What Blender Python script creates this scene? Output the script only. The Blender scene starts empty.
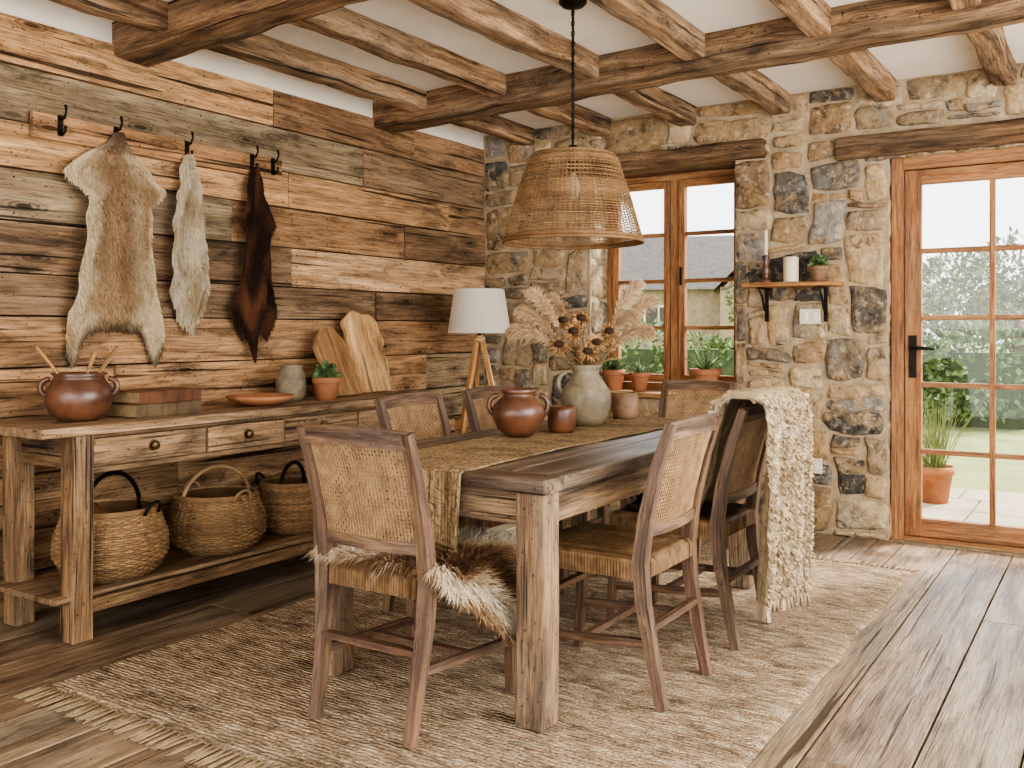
import bpy, math, random
from mathutils import Vector, Matrix, noise
R = random.Random(7)
def V(*a): return Vector(a)
def hx(s):
    s=s.lstrip('#'); o=[]
    for i in (0,2,4):
        c=int(s[i:i+2],16)/255
        o.append(c/12.92 if c<=.04045 else ((c+.055)/1.055)**2.4)
    return tuple(o)
def c4(c): return (c[0],c[1],c[2],1)
# ------------------------------------------------------------------ mesh builder
class MB:
    def __init__(s): s.v=[];s.f=[];s.mi=[];s.sm=[];s.gc=[];s.t=[];s.mats=[]
    def add(s,vs,fs,mat,smooth=False,gc=None,tint=(1,1,1)):
        b=len(s.v)
        if mat not in s.mats: s.mats.append(mat)
        m=s.mats.index(mat)
        s.v.extend([tuple(p) for p in vs])
        s.gc.extend(gc if gc else [tuple(p) for p in vs])
        if tint and isinstance(tint,list): s.t.extend(tint)
        else: s.t.extend([tint]*len(vs))
        for f in fs: s.f.append(tuple(i+b for i in f)); s.mi.append(m); s.sm.append(smooth)
    def rectpath(s,pts,w,d,mat,side=(1,0,0),tint=(1,1,1),wob=0.0,smooth=False):
        pts=[Vector(p) for p in pts]; n=len(pts)
        if not isinstance(w,(list,tuple)): w=[w]*n
        if not isinstance(d,(list,tuple)): d=[d]*n
        side=Vector(side).normalized(); off=V(R.uniform(0,50),R.uniform(0,50),R.uniform(0,50))
        vs=[];gc=[];L=0
        for i,p in enumerate(pts):
            if i: L+=(p-pts[i-1]).length
            t=(pts[min(i+1,n-1)]-pts[max(i-1,0)]).normalized()
            sd=(side-t*side.dot(t)).normalized(); nn=t.cross(sd)
            for a,b in ((-1,-1),(1,-1),(1,1),(-1,1)):
                x=a*w[i]/2; y=b*d[i]/2
                q=p+sd*x+nn*y
                if wob:
                    q=q+noise.noise_vector(q*3+off)*wob+noise.noise_vector(q*11+off)*wob*.5
                vs.append(q); gc.append((L+off.x,x+off.y,y+off.z))
        fs=[(3,2,1,0),tuple(4*(n-1)+k for k in range(4))]
        for i in range(n-1):
            for k in range(4):
                a=4*i+k;b=4*i+(k+1)%4
                fs.append((a,b,b+4,a+4))
        s.add(vs,fs,mat,smooth,gc,tint)
    def beam(s,p0,p1,w,d,mat,side=(1,0,0),tint=(1,1,1),seg=1,wob=0.0):
        p0=Vector(p0);p1=Vector(p1)
        s.rectpath([p0.lerp(p1,i/seg) for i in range(seg+1)],w,d,mat,side,tint,wob)
    def box(s,lo,hi,mat,axis=0,tint=(1,1,1),seg=1,wob=0.0):
        lo=Vector(lo);hi=Vector(hi);c=(lo+hi)/2
        p0=c.copy();p1=c.copy();p0[axis]=lo[axis];p1[axis]=hi[axis]
        sd=V(0,0,0); sa=(axis+1)%3; sd[sa]=1; na=(axis+2)%3
        s.beam(p0,p1,hi[sa]-lo[sa],hi[na]-lo[na],mat,sd,tint,seg,wob)
    def tube(s,pts,r,mat,n=8,tint=(1,1,1),cap=True,smooth=True):
        pts=[Vector(p) for p in pts]; m=len(pts)
        if not isinstance(r,(list,tuple)): r=[r]*m
        vs=[];gc=[];L=0;o=R.uniform(0,30)
        t0=(pts[1]-pts[0]).normalized(); a=V(0,0,1) if abs(t0.z)<.9 else V(1,0,0)
        u=t0.cross(a).normalized()
        for i,p in enumerate(pts):
            if i:L+=(p-pts[i-1]).length
            t=(pts[min(i+1,m-1)]-pts[max(i-1,0)])
            t=t.normalized() if t.length>1e-9 else t0
            u=(u-t*u.dot(t)).normalized(); w=t.cross(u)
            for k in range(n):
                an=2*math.pi*k/n
                q=p+(u*math.cos(an)+w*math.sin(an))*r[i]
                vs.append(q);gc.append((L+o,r[i]*math.cos(an)+o,r[i]*math.sin(an)))
        fs=[]
        for i in range(m-1):
            for k in range(n):
                a=i*n+k;b=i*n+(k+1)%n
                fs.append((a,b,b+n,a+n))
        if cap: fs+= [tuple(range(n-1,-1,-1)),tuple(range((m-1)*n,m*n))]
        s.add(vs,fs,mat,smooth,gc,tint)
    def lathe(s,prof,mat,c=(0,0,0),n=36,tint=(1,1,1),sx=1,sy=1,wob=0,smooth=True,caps=True):
        vs=[];c=Vector(c)
        for r,z in prof:
            for k in range(n):
                a=2*math.pi*k/n
                q=c+V(r*math.cos(a)*sx,r*math.sin(a)*sy,z)
                if wob: q+=noise.noise_vector(q*8)*wob
                vs.append(q)
        fs=[]
        for i in range(len(prof)-1):
            for k in range(n):
                a=i*n+k;b=i*n+(k+1)%n
                fs.append((a,b,b+n,a+n))
        if caps:
            if prof[0][0]>1e-4: fs.append(tuple(range(n-1,-1,-1)))
            if prof[-1][0]>1e-4: fs.append(tuple(range((len(prof)-1)*n,len(prof)*n)))
        s.add(vs,fs,mat,smooth,None,tint)
    def sheet(s,fn,nu,nv,mat,tint=None,smooth=True):
        vs=[];ts=[];gc=[]
        for j in range(nv+1):
            for i in range(nu+1):
                u=i/nu;v=j/nv
                vs.append(fn(u,v)); gc.append((v,u,0))
                ts.append(tint(u,v) if tint else (1,1,1))
        fs=[(j*(nu+1)+i,j*(nu+1)+i+1,(j+1)*(nu+1)+i+1,(j+1)*(nu+1)+i) for j in range(nv) for i in range(nu)]
        s.add(vs,fs,mat,smooth,gc,ts)
    def blade(s,p,d,L,w,droop,mat,tint=(1,1,1),side=None):
        d=d.normalized()
        if side is None:
            side=d.cross(V(R.uniform(-1,1),R.uniform(-1,1),R.uniform(-1,1)))
        side=side.normalized()*w
        m=p+d*L*.55+V(0,0,-droop*.3*L); t=p+d*L+V(0,0,-droop*L)
        s.add([p-side,p+side,m+side*.8,m-side*.8,t],[(0,1,2,3),(3,2,4)],mat,False,None,tint)
    def obj(s,name,loc=(0,0,0),rot=0,bevel=0,solid=0):
        me=bpy.data.meshes.new(name); me.from_pydata(s.v,[],s.f)
        for m in s.mats: me.materials.append(m)
        me.polygons.foreach_set('material_index',s.mi); me.polygons.foreach_set('use_smooth',s.sm)
        a=me.attributes.new('gc','FLOAT_VECTOR','POINT'); a.data.foreach_set('vector',[x for p in s.gc for x in p])
        a=me.attributes.new('tint','FLOAT_COLOR','POINT'); a.data.foreach_set('color',[x for p in s.t for x in (p[0],p[1],p[2],1)])
        me.update()
        o=bpy.data.objects.new(name,me); bpy.context.collection.objects.link(o)
        o.location=loc;o.rotation_euler=(0,0,rot)
        if solid:
            m=o.modifiers.new('s','SOLIDIFY');m.thickness=solid;m.offset=0
        if bevel:
            m=o.modifiers.new('b','BEVEL');m.width=bevel;m.segments=2;m.limit_method='ANGLE';m.angle_limit=math.radians(50)
        return o
# ------------------------------------------------------------------ materials
class NT:
    def __init__(s,name):
        s.m=bpy.data.materials.new(name);s.m.use_nodes=True;s.nt=s.m.node_tree
        s.b=s.nt.nodes['Principled BSDF']
    def n(s,t,**k):
        x=s.nt.nodes.new(t)
        for a,b in k.items():
            if a.startswith('_'): setattr(x,a[1:],b)
            else: x.inputs[a.replace('_',' ')].default_value=b
        return x
    def l(s,a,b): s.nt.links.new(a,b)
    def attr(s,n):
        return s.n('ShaderNodeAttribute',_attribute_name=n)
    def ramp(s,fac,stops):
        r=s.nt.nodes.new('ShaderNodeValToRGB');e=r.color_ramp.elements
        while len(e)<len(stops): e.new(.5)
        for i,(p,c) in enumerate(stops):
            e[i].position=p; e[i].color=c4(c) if not isinstance(c,(int,float)) else (c,c,c,1)
        s.l(fac,r.inputs[0]);return r.outputs[0]
    def noise(s,vec,scale,detail=5,rough=.55,dist=0,sc=None):
        if sc:
            mp=s.n('ShaderNodeMapping');mp.inputs['Scale'].default_value=sc;s.l(vec,mp.inputs[0]);vec=mp.outputs[0]
        x=s.n('ShaderNodeTexNoise');x.inputs['Scale'].default_value=scale;x.inputs['Detail'].default_value=detail
        x.inputs['Roughness'].default_value=rough;x.inputs['Distortion'].default_value=dist
        s.l(vec,x.inputs['Vector']);return x.outputs[0]
    def mix(s,a,b,fac=1.0,mode='MULTIPLY'):
        x=s.nt.nodes.new('ShaderNodeMix');x.data_type='RGBA';x.blend_type=mode
        for q,i in ((fac,0),(a,6),(b,7)):
            if isinstance(q,(int,float)): x.inputs[i].default_value=q if i==0 else (q,q,q,1)
            elif isinstance(q,tuple): x.inputs[i].default_value=c4(q)
            else: s.l(q,x.inputs[i])
        return x.outputs[2]
    def bump(s,h,st,dist=.01,prev=None):
        x=s.n('ShaderNodeBump');x.inputs['Strength'].default_value=st;x.inputs['Distance'].default_value=dist
        s.l(h,x.inputs['Height'])
        if prev: s.l(prev,x.inputs['Normal'])
        return x.outputs[0]
    def fin(s,col,rough=.6,nrm=None,spec=.5):
        if isinstance(col,tuple): s.b.inputs['Base Color'].default_value=c4(col)
        else: s.l(col,s.b.inputs['Base Color'])
        if isinstance(rough,(int,float)): s.b.inputs['Roughness'].default_value=rough
        else: s.l(rough,s.b.inputs['Roughness'])
        s.b.inputs['Specular IOR Level'].default_value=spec
        if nrm: s.l(nrm,s.b.inputs['Normal'])
        return s.m
def wood(name,dark,mid,light,rough=.6,knots=.8,bump=.5,gs=1.0,cracks=.7,spec=.4,grime=.8,pat=.45,patc=None):
    t=NT(name); g=t.attr('gc').outputs['Vector']; ti=t.attr('tint').outputs['Color']
    mp=t.n('ShaderNodeMapping');mp.inputs['Scale'].default_value=(2.3,7.5,7.5);t.l(g,mp.inputs[0])
    vo=t.n('ShaderNodeTexVoronoi');vo.inputs['Scale'].default_value=1.0;t.l(mp.outputs[0],vo.inputs['Vector'])
    n1=t.noise(g,1.0,5,.68,1.1,(1.1*gs,15*gs,15*gs))
    n2=t.noise(g,1.0,3,.7,0,(7*gs,170*gs,170*gs))
    n0=t.noise(g,1.0,5,.7,.6,(2.2,8,8))
    col=t.ramp(n1,[(.3,dark),(.46,mid),(.64,light)])
    pt=t.ramp(t.noise(g,1.0,3,.65,0,(1.1,5,5)),[(.42,0.0),(.6,pat)])
    col=t.mix(col,patc or hx('#8a7c69'),pt,'MIX')
    col=t.mix(col,t.ramp(n2,[(.34,.42),(.5,.92),(.64,1.25)]),.9)
    col=t.mix(col,t.ramp(n0,[(.34,.28),(.46,.86),(.66,1.2)]),grime)
    ring=t.ramp(vo.outputs['Distance'],[(.07,1.0),(.11,.3),(.15,.8),(.18,.2),(.23,.45),(.28,0)])
    col=t.mix(col,tuple(x*.3 for x in dark),t.mix(ring,knots),'MIX')
    ck=t.noise(g,1.0,2,.55,.5,(.9*gs,40*gs,40*gs))
    cr=t.ramp(ck,[(.32,0.08),(.37,1.0)])
    col=t.mix(col,cr,cracks)
    sp=t.ramp(t.noise(g,1.0,1,.5,0,(60,75,75)),[(.27,.25),(.32,1.0)])
    col=t.mix(col,sp,cracks)
    col=t.mix(col,ti,1.0)
    h=t.mix(t.mix(t.mix(n1,n2,.55,'MIX'),n0,.4,'MIX'),cr,.8)
    nr=t.bump(h,min(1,bump*1.2),.013)
    ro=t.ramp(n1,[(.2,min(1,rough+.15)),(.8,max(0,rough-.12))])
    return t.fin(col,ro,nr,spec)
def plain(name,c1,c2,scale=8,rough=.6,bump=.2,bs=40,tint=False,spec=.4,dist=.004,metal=0):
    t=NT(name); o=t.n('ShaderNodeTexCoord').outputs['Object']
    col=t.ramp(t.noise(o,scale,4,.6),[(.3,c1),(.68,c2)])
    if tint: col=t.mix(col,t.attr('tint').outputs['Color'])
    nr=t.bump(t.noise(o,bs,3,.6),bump,dist) if bump else None
    t.b.inputs['Metallic'].default_value=metal
    return t.fin(col,rough,nr,spec)
W_beam=wood('beam_wood',hx('#413022'),hx('#80654b'),hx('#b69775'),.85,.7,1.0,.8,.95,.25,.95,.5)
W_plank=wood('plank_wood',hx('#7c6a54'),hx('#bda588'),hx('#e2cdb0'),.8,.95,.9,.8,.95,.3,.9,.4,hx('#a09482'))
W_floor=wood('floor_wood',hx('#5c4a38'),hx('#8b745b'),hx('#b39b7f'),.33,.5,.5,.9,.8,.65,.8,.5,hx('#8c8274'))
W_table=wood('table_wood',hx('#2c221b'),hx('#5a4839'),hx('#8c7762'),.34,.6,.7,1,.8,.55,.85,.4)
W_leg=wood('leg_wood',hx('#463424'),hx('#7c6148'),hx('#ad8f6c'),.7,.8,.9,1,.85,.35,.9,.45)
W_cons=wood('console_wood',hx('#4c3b2b'),hx('#876f54'),hx('#b69b7b'),.65,.7,.8,1,.9,.35,.9,.45)
W_chair=wood('chair_wood',hx('#38261b'),hx('#634734'),hx('#8b6c50'),.48,.3,.5,1.6,.65,.5,.8,.2)
W_win=wood('window_wood',hx('#67401f'),hx('#946038'),hx('#b3824f'),.55,.2,.4,1.5,.4,.4,.5,.15)
W_lite=wood('pale_wood',hx('#84643e'),hx('#b89263'),hx('#d8b789'),.6,.7,.4,1.2,.5,.4,.6,.2)
M_cream=plain('cream_plaster',hx('#e6ddcd'),hx('#f1eadd'),3,.9,.25,25)
M_mortar=plain('mortar',hx('#8a765a'),hx('#b9a485'),9,.95,1.0,60,dist=.01)
M_dark=plain('dark_gap',hx('#1c130c'),hx('#2a1d12'),5,.9,0)
M_iron=plain('black_iron',hx('#15130f'),hx('#24201b'),30,.5,.3,80,metal=.6)
M_brass=plain('aged_bronze',hx('#4b3a26'),hx('#7d6847'),30,.4,.2,80,metal=.8)
M_terra=plain('terracotta',hx('#8c573a'),hx('#b07853'),9,.8,.2,60)
M_glaze=plain('brown_glaze',hx('#3a241c'),hx('#764d34'),9,.32,.15,30,spec=.6)
M_stonew=plain('grey_stoneware',hx('#5d5342'),hx('#938569'),14,.6,.3,50)
M_tan=plain('tan_stoneware',hx('#6a4f39'),hx('#94765a'),14,.55,.3,50)
M_white=plain('white_plastic',hx('#cfc5b1'),hx('#dad0bc'),4,.4,0)
M_wax=plain('wax',hx('#ddd0b2'),hx('#e6dabf'),4,.5,0)
M_soil=plain('soil',hx('#2a1c12'),hx('#3f2c1d'),30,.95,.8,60)
M_green=plain('leaf_green',hx('#46583a'),hx('#6f8158'),9,.6,.1,30,tint=True)
M_hair=plain('fur_hair',(.85,.85,.85),(1,1,1),5,.75,0,tint=True,spec=.25)
M_skin=plain('hide_skin',(.6,.6,.6),(.8,.8,.8),5,.9,0,tint=True,spec=.1)
M_cane=plain('cane_strand',hx('#896f50'),hx('#b99a75'),20,.6,.2,200,tint=True)
M_rattan=plain('rattan_strand',hx('#7d6143'),hx('#ab8a62'),15,.6,.2,200,tint=True)
M_knit=plain('throw_yarn',hx('#a8977c'),hx('#cdbfa4'),30,.95,.8,160,dist=.006,spec=.1,tint=True)
M_leather=plain('leather_cover',hx('#4a2f20'),hx('#785238'),12,.5,.3,80,tint=True)
M_paper=plain('book_paper',hx('#8a7250'),hx('#a68e68'),30,.9,.6,200)
def stone_mat():
    t=NT('wall_stone'); o=t.n('ShaderNodeTexCoord').outputs['Object']; ti=t.attr('tint').outputs['Color']
    a=t.noise(o,14,5,.7); b=t.noise(o,5.5,4,.65,.5); c=t.noise(o,23,4,.7)
    col=t.mix(ti,t.ramp(a,[(.32,.5),(.5,.95),(.7,1.35)]),1)
    col=t.mix(col,hx('#ad9069'),t.ramp(b,[(.50,0.0),(.60,.65)]),'MIX')
    col=t.mix(col,hx('#857f75'),t.ramp(b,[(.36,.6),(.45,0.0)]),'MIX')
    col=t.mix(col,hx('#cdbb9d'),t.ramp(c,[(.54,0.0),(.66,.55)]),'MIX')
    d=t.noise(o,8,6,.75,.5)
    col=t.mix(col,t.ramp(d,[(.36,.28),(.46,1.0)]),.9)
    n=t.bump(t.mix(a,d,.5,'MIX'),1.0,.04); n=t.bump(c,.8,.010,n)
    return t.fin(col,.9,n,.2)
M_stone=stone_mat()
def rug_mat(name,c1,c2,c3,sx,sy,sc=28,wv_=.5):
    t=NT(name); o=t.n('ShaderNodeTexCoord').outputs['Object']
    a=t.noise(o,1,5,.75,0,(sx,sy,1)); b=t.noise(o,1,3,.7,0,(110,80,1)); c=t.noise(o,1,6,.75,0,(5,8,1))
    col=t.ramp(a,[(.35,c1),(.5,c2),(.64,c3)])
    col=t.mix(col,t.ramp(b,[(.36,.28),(.48,.9),(.62,1.25)]),.85)
    col=t.mix(col,t.ramp(c,[(.36,.42),(.48,.92),(.62,1.12)]),.9)
    wv=t.n('ShaderNodeTexWave',_bands_direction='Y'); wv.inputs['Scale'].default_value=sc;wv.inputs['Distortion'].default_value=5;wv.inputs['Detail'].default_value=3
    wv.inputs['Detail Scale'].default_value=2
    t.l(o,wv.inputs['Vector'])
    n=t.bump(t.mix(wv.outputs[0],b,.5,'MIX'),1.0,.014)
    col=t.mix(col,t.ramp(wv.outputs[0],[(.0,.55),(.5,1.06)]),wv_)
    return t.fin(col,.95,n,.1)
M_rug=rug_mat('jute_rug',hx('#86705a'),hx('#b59c7e'),hx('#d8c5a7'),9,36,18,.42)
M_runner=rug_mat('linen_runner',hx('#8f765a'),hx('#b3966f'),hx('#cbb089'),60,60,28,.3)
def shade_mat():
    t=NT('linen_shade'); t.fin(hx('#ebe3d3'),.9,None,.1)
    tr=t.n('ShaderNodeBsdfTranslucent');tr.inputs[0].default_value=c4(hx('#efe5d2'))
    mx=t.n('ShaderNodeMixShader');mx.inputs[0].default_value=.4
    t.l(t.b.outputs[0],mx.inputs[1]);t.l(tr.outputs[0],mx.inputs[2])
    t.l(mx.outputs[0],t.nt.nodes['Material Output'].inputs[0]);return t.m
M_shade=shade_mat()
def glass_mat():
    t=NT('window_glass')
    tr=t.n('ShaderNodeBsdfTransparent');gl=t.n('ShaderNodeBsdfGlossy');gl.inputs['Roughness'].default_value=.02
    mx=t.n('ShaderNodeMixShader');mx.inputs[0].default_value=.025
    t.l(tr.outputs[0],mx.inputs[1]);t.l(gl.outputs[0],mx.inputs[2]);t.l(mx.outputs[0],t.nt.nodes['Material Output'].inputs[0]);return t.m
M_glass=glass_mat()
# ------------------------------------------------------------------ stones
PAL=[hx(c) for c in ('#a88f6e','#8d7a60','#b59a74','#7a6d5b','#9c8260','#bfa681','#524e48','#866d50','#a58662','#6a6257','#8f867b','#b8a484','#98856a','#c0aa87','#5f574c')]
def stones(mb,O,U,Vv,N,W,H,holes,cell=.045,depth=.026,sd=1,big=1.0,gr=10):
    r=random.Random(sd);O=Vector(O);U=Vector(U);Vv=Vector(Vv);N=Vector(N)
    nx=max(1,round(W/cell));ny=max(1,round(H/cell));cx=W/nx;cy=H/ny
    occ=[[False]*nx for _ in range(ny)]
    def shear(x,z):
        k=min(1,x/.15,(W-x)/.15,z/.15,(H-z)/.15)
        for (x0,z0,x1,z1) in holes:
            dx=max(x0-x,0,x-x1);dz=max(z0-z,0,z-z1)
            k=min(k,math.hypot(dx,dz)/.15)
        k=max(0,k); q=noise.noise_vector(V(x*2.1,z*2.1,sd))*.045+noise.noise_vector(V(x*6,z*6,sd+7))*.018
        return x+q.x*k,z+q.y*k
    for (x0,z0,x1,z1) in holes:
        for j in range(ny):
            for i in range(nx):
                if x0<(i+.5)*cx<x1 and z0<(j+.5)*cy<z1: occ[j][i]=True
    for j in range(ny):
        for i in range(nx):
            if occ[j][i]: continue
            run=0
            while i+run<nx and not occ[j][i+run]: run+=1
            h=r.choice([1,1,2,2,3,3,4,4,5,6,7]); h=max(1,int(h*big))
            w=r.randint(max(2,h-1),h+5); w=min(w,run,12)
            if 0<run-w<3: w=run if run<=12 else w-2
            hh=0
            while hh<h and j+hh<ny and all(not occ[j+hh][i+k] for k in range(w)): hh+=1
            if j+hh==ny-1 and all(not occ[ny-1][i+k] for k in range(w)): hh+=1
            h=hh
            for a in range(h):
                for b in range(w): occ[j+a][i+b]=True
            g=r.uniform(.003,.009); jt=.012
            cs=[]
            for (a,b) in ((0,0),(1,0),(1,1),(0,1)):
                x=(i+a*w)*cx+(g if a==0 else -g)+r.uniform(-jt,jt)*(0 if (i+a*w) in (0,nx) else 1)
                z=(j+b*h)*cy+(g if b==0 else -g)+r.uniform(-jt,jt)*(0 if (j+b*h) in (0,ny) else 1)
                cs.append((x,z))
            dp=depth*r.uniform(.6,1.3); cr=r.uniform(.15,.5); seed=V(r.uniform(0,99),r.uniform(0,99),0)
            col=r.choice(PAL); q=r.uniform(.85,1.15); col=tuple(min(1,c*q) for c in col)
            vs=[]
            for b in range(gr+1):
                for a in range(gr+1):
                    u=a/gr*2-1; v=b/gr*2-1
                    u=math.copysign(1-(1-abs(u))**1.7,u); v=math.copysign(1-(1-abs(v))**1.7,v)
                    uu=u*math.sqrt(1-v*v/2*cr); vv=v*math.sqrt(1-u*u/2*cr)
                    rr=max(abs(u),abs(v))
                    s0=(uu+1)/2;t0=(vv+1)/2
                    x=(cs[0][0]*(1-s0)+cs[1][0]*s0)*(1-t0)+(cs[3][0]*(1-s0)+cs[2][0]*s0)*t0
                    z=(cs[0][1]*(1-s0)+cs[1][1]*s0)*(1-t0)+(cs[3][1]*(1-s0)+cs[2][1]*s0)*t0
                    x,z=shear(x,z)
                    P=V(x,z,0)
                    nv=noise.noise(P*9+seed); n2=noise.noise(P*30+seed)
                    hgt=dp*(1-rr**6)**.5*(1+.6*nv+.35*n2) - .006
                    ed=noise.noise_vector(P*14+seed)*.012*rr
                    vs.append(O+U*(x+ed.x)+Vv*(z+ed.y)+N*hgt)
            fs=[(b*(gr+1)+a,b*(gr+1)+a+1,(b+1)*(gr+1)+a+1,(b+1)*(gr+1)+a) for b in range(gr) for a in range(gr)]
            mb.add(vs,fs,M_stone,True,None,col)
# ------------------------------------------------------------------ ROOM
CZ=2.62
WX0,WX1,WZ0,WZ1=.87,1.89,.79,2.26
DX0,DX1,DZ1=2.79,3.84,2.18
XR=5.3
m=MB()
for lo,hi in (((-.35,0,-.1),(WX0,.35,CZ)),((WX0,0,-.1),(WX1,.35,WZ0-.03)),((WX0,0,WZ1),(WX1,.35,CZ)),((WX1,0,-.1),(DX0,.35,CZ)),
              ((DX0,0,DZ1),(DX1,.35,CZ)),((DX1,0,-.1),(XR,.35,CZ))):
    m.box(lo,hi,M_mortar,0)
stones(m,(0,0,0),(1,0,0),(0,0,1),(0,-1,0),XR,CZ,[(WX0,WZ0-.03,WX1,WZ1),(DX0,-1,DX1,DZ1),(.72,2.25,2.07,2.37),(2.52,2.2,4.05,2.33)],sd=11)
stones(m,(WX0,0,WZ0),(0,1,0),(0,0,1),(1,0,0),.26,WZ1-WZ0,[],depth=.018,sd=3)
stones(m,(WX1,0,WZ0),(0,1,0),(0,0,1),(-1,0,0),.26,WZ1-WZ0,[],depth=.018,sd=4)
stones(m,(DX0,0,0),(0,1,0),(0,0,1),(1,0,0),.08,DZ1,[],depth=.012,sd=5)
m.obj('wall_back')
def beamobj(name,lo,hi,axis,mat=W_beam,tint=(1,1,1),wob=.008,bev=.012,seg=14):
    mb=MB(); mb.box(lo,hi,mat,axis,tint,seg,wob); return mb.obj(name,bevel=bev)
beamobj('trim_1',(.70,-.05,2.25),(2.08,.3,2.365),0,tint=(.6,.53,.47))
beamobj('trim_2',(2.50,-.05,2.19),(4.1,.3,2.32),0,tint=(.6,.53,.47))
# wood wall
m=MB(); m.box((-.2,-6.5,-.1),(-.03,0,2.52),M_dark,1)
PT=[(.88,.66,.48),(1.0,.79,.6),(.62,.46,.34),(1.08,.90,.71),(.62,.57,.48),(.82,.62,.45),(.52,.48,.41),(.95,.70,.48),(.42,.32,.24),(.92,.73,.56),(.68,.63,.54),(.70,.51,.36),(.5,.4,.32)]
z=-.01; rr=random.Random(21)
while z<2.5:
    h=rr.choice([.15,.18,.2,.22,.235]); 
    if 2.52-z-h<.1: h=2.52-z
    y=-6.5+rr.uniform(-1.5,0)
    while y<0:
        L=rr.uniform(1.1,2.6); y1=min(y+L,-.003)
        if -y1<.35: y1=-.003
        th=rr.uniform(-.004,.010); c=rr.choice(PT); q=rr.uniform(.85,1.12); c=tuple(x*q for x in c)
        ya_=max(y,-6.5)
        m.box((-.035,ya_+.002,z+.0035),(th,y1-.002,z+h-.0035),W_plank,1,c,9,.0022)
        for yy in (ya_+.04,y1-.04,(ya_+y1)/2):
            for zz in (z+.035,z+h-.035):
                zz+=rr.uniform(-.008,.008); m.tube([(th-.001,yy,zz),(th+.0035,yy,zz)],.0042,M_dark,7)
        y=y1 if y1<-.003 else 1
    z+=h
m.obj('wall_left',bevel=.003)
m=MB(); m.box((-.2,-6.5,2.5),(-.012,0,CZ),M_cream,1); m.obj('trim_3')
# floor
m=MB(); m.box((-.3,-8.6,-.12),(XR,.36,-.022),M_dark,1)
x=0;rr=random.Random(5)
while x<XR:
    w=rr.choice([.22,.25,.27]); x1=min(x+w,XR); y=-8.6-rr.uniform(0,1.5)
    while y<.0:
        y1=min(y+rr.uniform(2,3.6),.0); 
        if -y1<.5:y1=0
        q=rr.uniform(.8,1.15); c=(q*rr.uniform(.97,1.03),q,q*rr.uniform(.92,1.02))
        m.box((x+.003,max(-8.6,y)+.0015,-.03),(x1-.003,y1-.0015,rr.uniform(-.002,.0)),W_floor,1,c)
        y=y1 if y1<0 else 1
    x=x1
m.box((DX0,.0,-.03),(DX1,.35,.004),M_stonew,0)
m.obj('floor',bevel=.003)
m=MB(); m.box((-.3,-8.6,CZ),(XR,.36,CZ+.1),M_cream,1); m.obj('ceiling')
for i,y in enumerate((-1.12,-2.93,-4.8)):
    mb=MB(); mb.beam((-.02,y,2.56),(XR,y-.40,2.56),.2,.205,W_beam,(0,1,0),(.86,.78,.70),50,.015); mb.obj('ceiling_beam' if i==0 else 'ceiling_beam.%03d'%i,bevel=.016)
for i in range(9):
    x=.38+.6*i
    mb=MB(); mb.box((x-.055,-7.8,2.505),(x+.055,.0,2.66),W_beam,1,(1.12,1.05,.98),90,.013); mb.obj('ceiling_joist' if i==0 else 'ceiling_joist.%03d'%i,bevel=.012)
# ------------------------------------------------------------------ WINDOW
m=MB(); y0,y1=.25,.32
def fr(a,b,c,d,ya=y0,yb=y1,ax=0,mat=W_win): m.box((a,ya,b),(c,yb,d),mat,ax)
fr(WX0,WZ0,WX0+.05,WZ1,ax=2);fr(WX1-.05,WZ0,WX1,WZ1,ax=2);fr(WX0+.05,WZ0,WX1-.05,WZ0+.05);fr(WX0+.05,WZ1-.05,WX1-.05,WZ1)
xm=(WX0+WX1)/2; fr(xm-.03,WZ0+.05,xm+.03,WZ1-.05,ax=2)
for a,b in ((WX0+.05,xm-.03),(xm+.03,WX1-.05)):
    ya,yb=.235,.285
    fr(a+.003,WZ0+.055,a+.045,WZ1-.055,ya,yb,2);fr(b-.045,WZ0+.055,b-.003,WZ1-.055,ya,yb,2)
    fr(a+.045,WZ0+.055,b-.045,WZ0+.11,ya,yb);fr(a+.045,WZ1-.1,b-.045,WZ1-.055,ya,yb)
    zz0,zz1=WZ0+.11,WZ1-.1
    for k in (1,2,3):
        zc=zz0+(zz1-zz0)*k/4; fr(a+.045,zc-.013,b-.045,zc+.013,ya+.01,yb-.005)
    m.box((a+.045,.262,zz0),(b-.045,.266,zz1),M_glass)
m.beam((xm+.055,.22,1.5),(xm+.055,.22,1.62),.014,.014,M_iron)
m.obj('window_1',bevel=.003)
m=MB(); m.box((WX0-.0,-.05,WZ0-.035),(WX1,.24,WZ0),W_lite,0,(.8,.7,.6)); m.obj('window_sill',bevel=.005)
# ------------------------------------------------------------------ DOOR
m=MB()
a0,a1=DX0+.01,DX1-.01
m.box((a0,.03,0),(a0+.065,.14,DZ1),W_win,2);m.box((a1-.065,.03,0),(a1,.14,DZ1),W_win,2);m.box((a0+.065,.03,DZ1-.07),(a1-.065,.14,DZ1),W_win,0)
m.box((a0+.065,.03,.004),(a1-.065,.14,.03),W_win,0)
l0,l1=a0+.07,a1-.07; zb,zt=.035,DZ1-.075
m.box((l0,.05,zb),(l0+.085,.1,zt),W_win,2);m.box((l1-.085,.05,zb),(l1,.1,zt),W_win,2)
m.box((l0+.085,.05,zt-.08),(l1-.085,.1,zt),W_win,0);m.box((l0+.085,.05,zb),(l1-.085,.1,zb+.10),W_win,0)
gx0,gx1,gz0,gz1=l0+.085,l1-.085,zb+.10,zt-.08; gm=(gx0+gx1)/2
m.box((gm-.014,.055,gz0),(gm+.014,.095,gz1),W_win,2)
for k in range(1,5):
    zc=gz0+(gz1-gz0)*k/5
    m.box((gx0,.058,zc-.014),(gm-.014,.092,zc+.014),W_win,0);m.box((gm+.014,.058,zc-.014),(gx1,.092,zc+.014),W_win,0)
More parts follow.
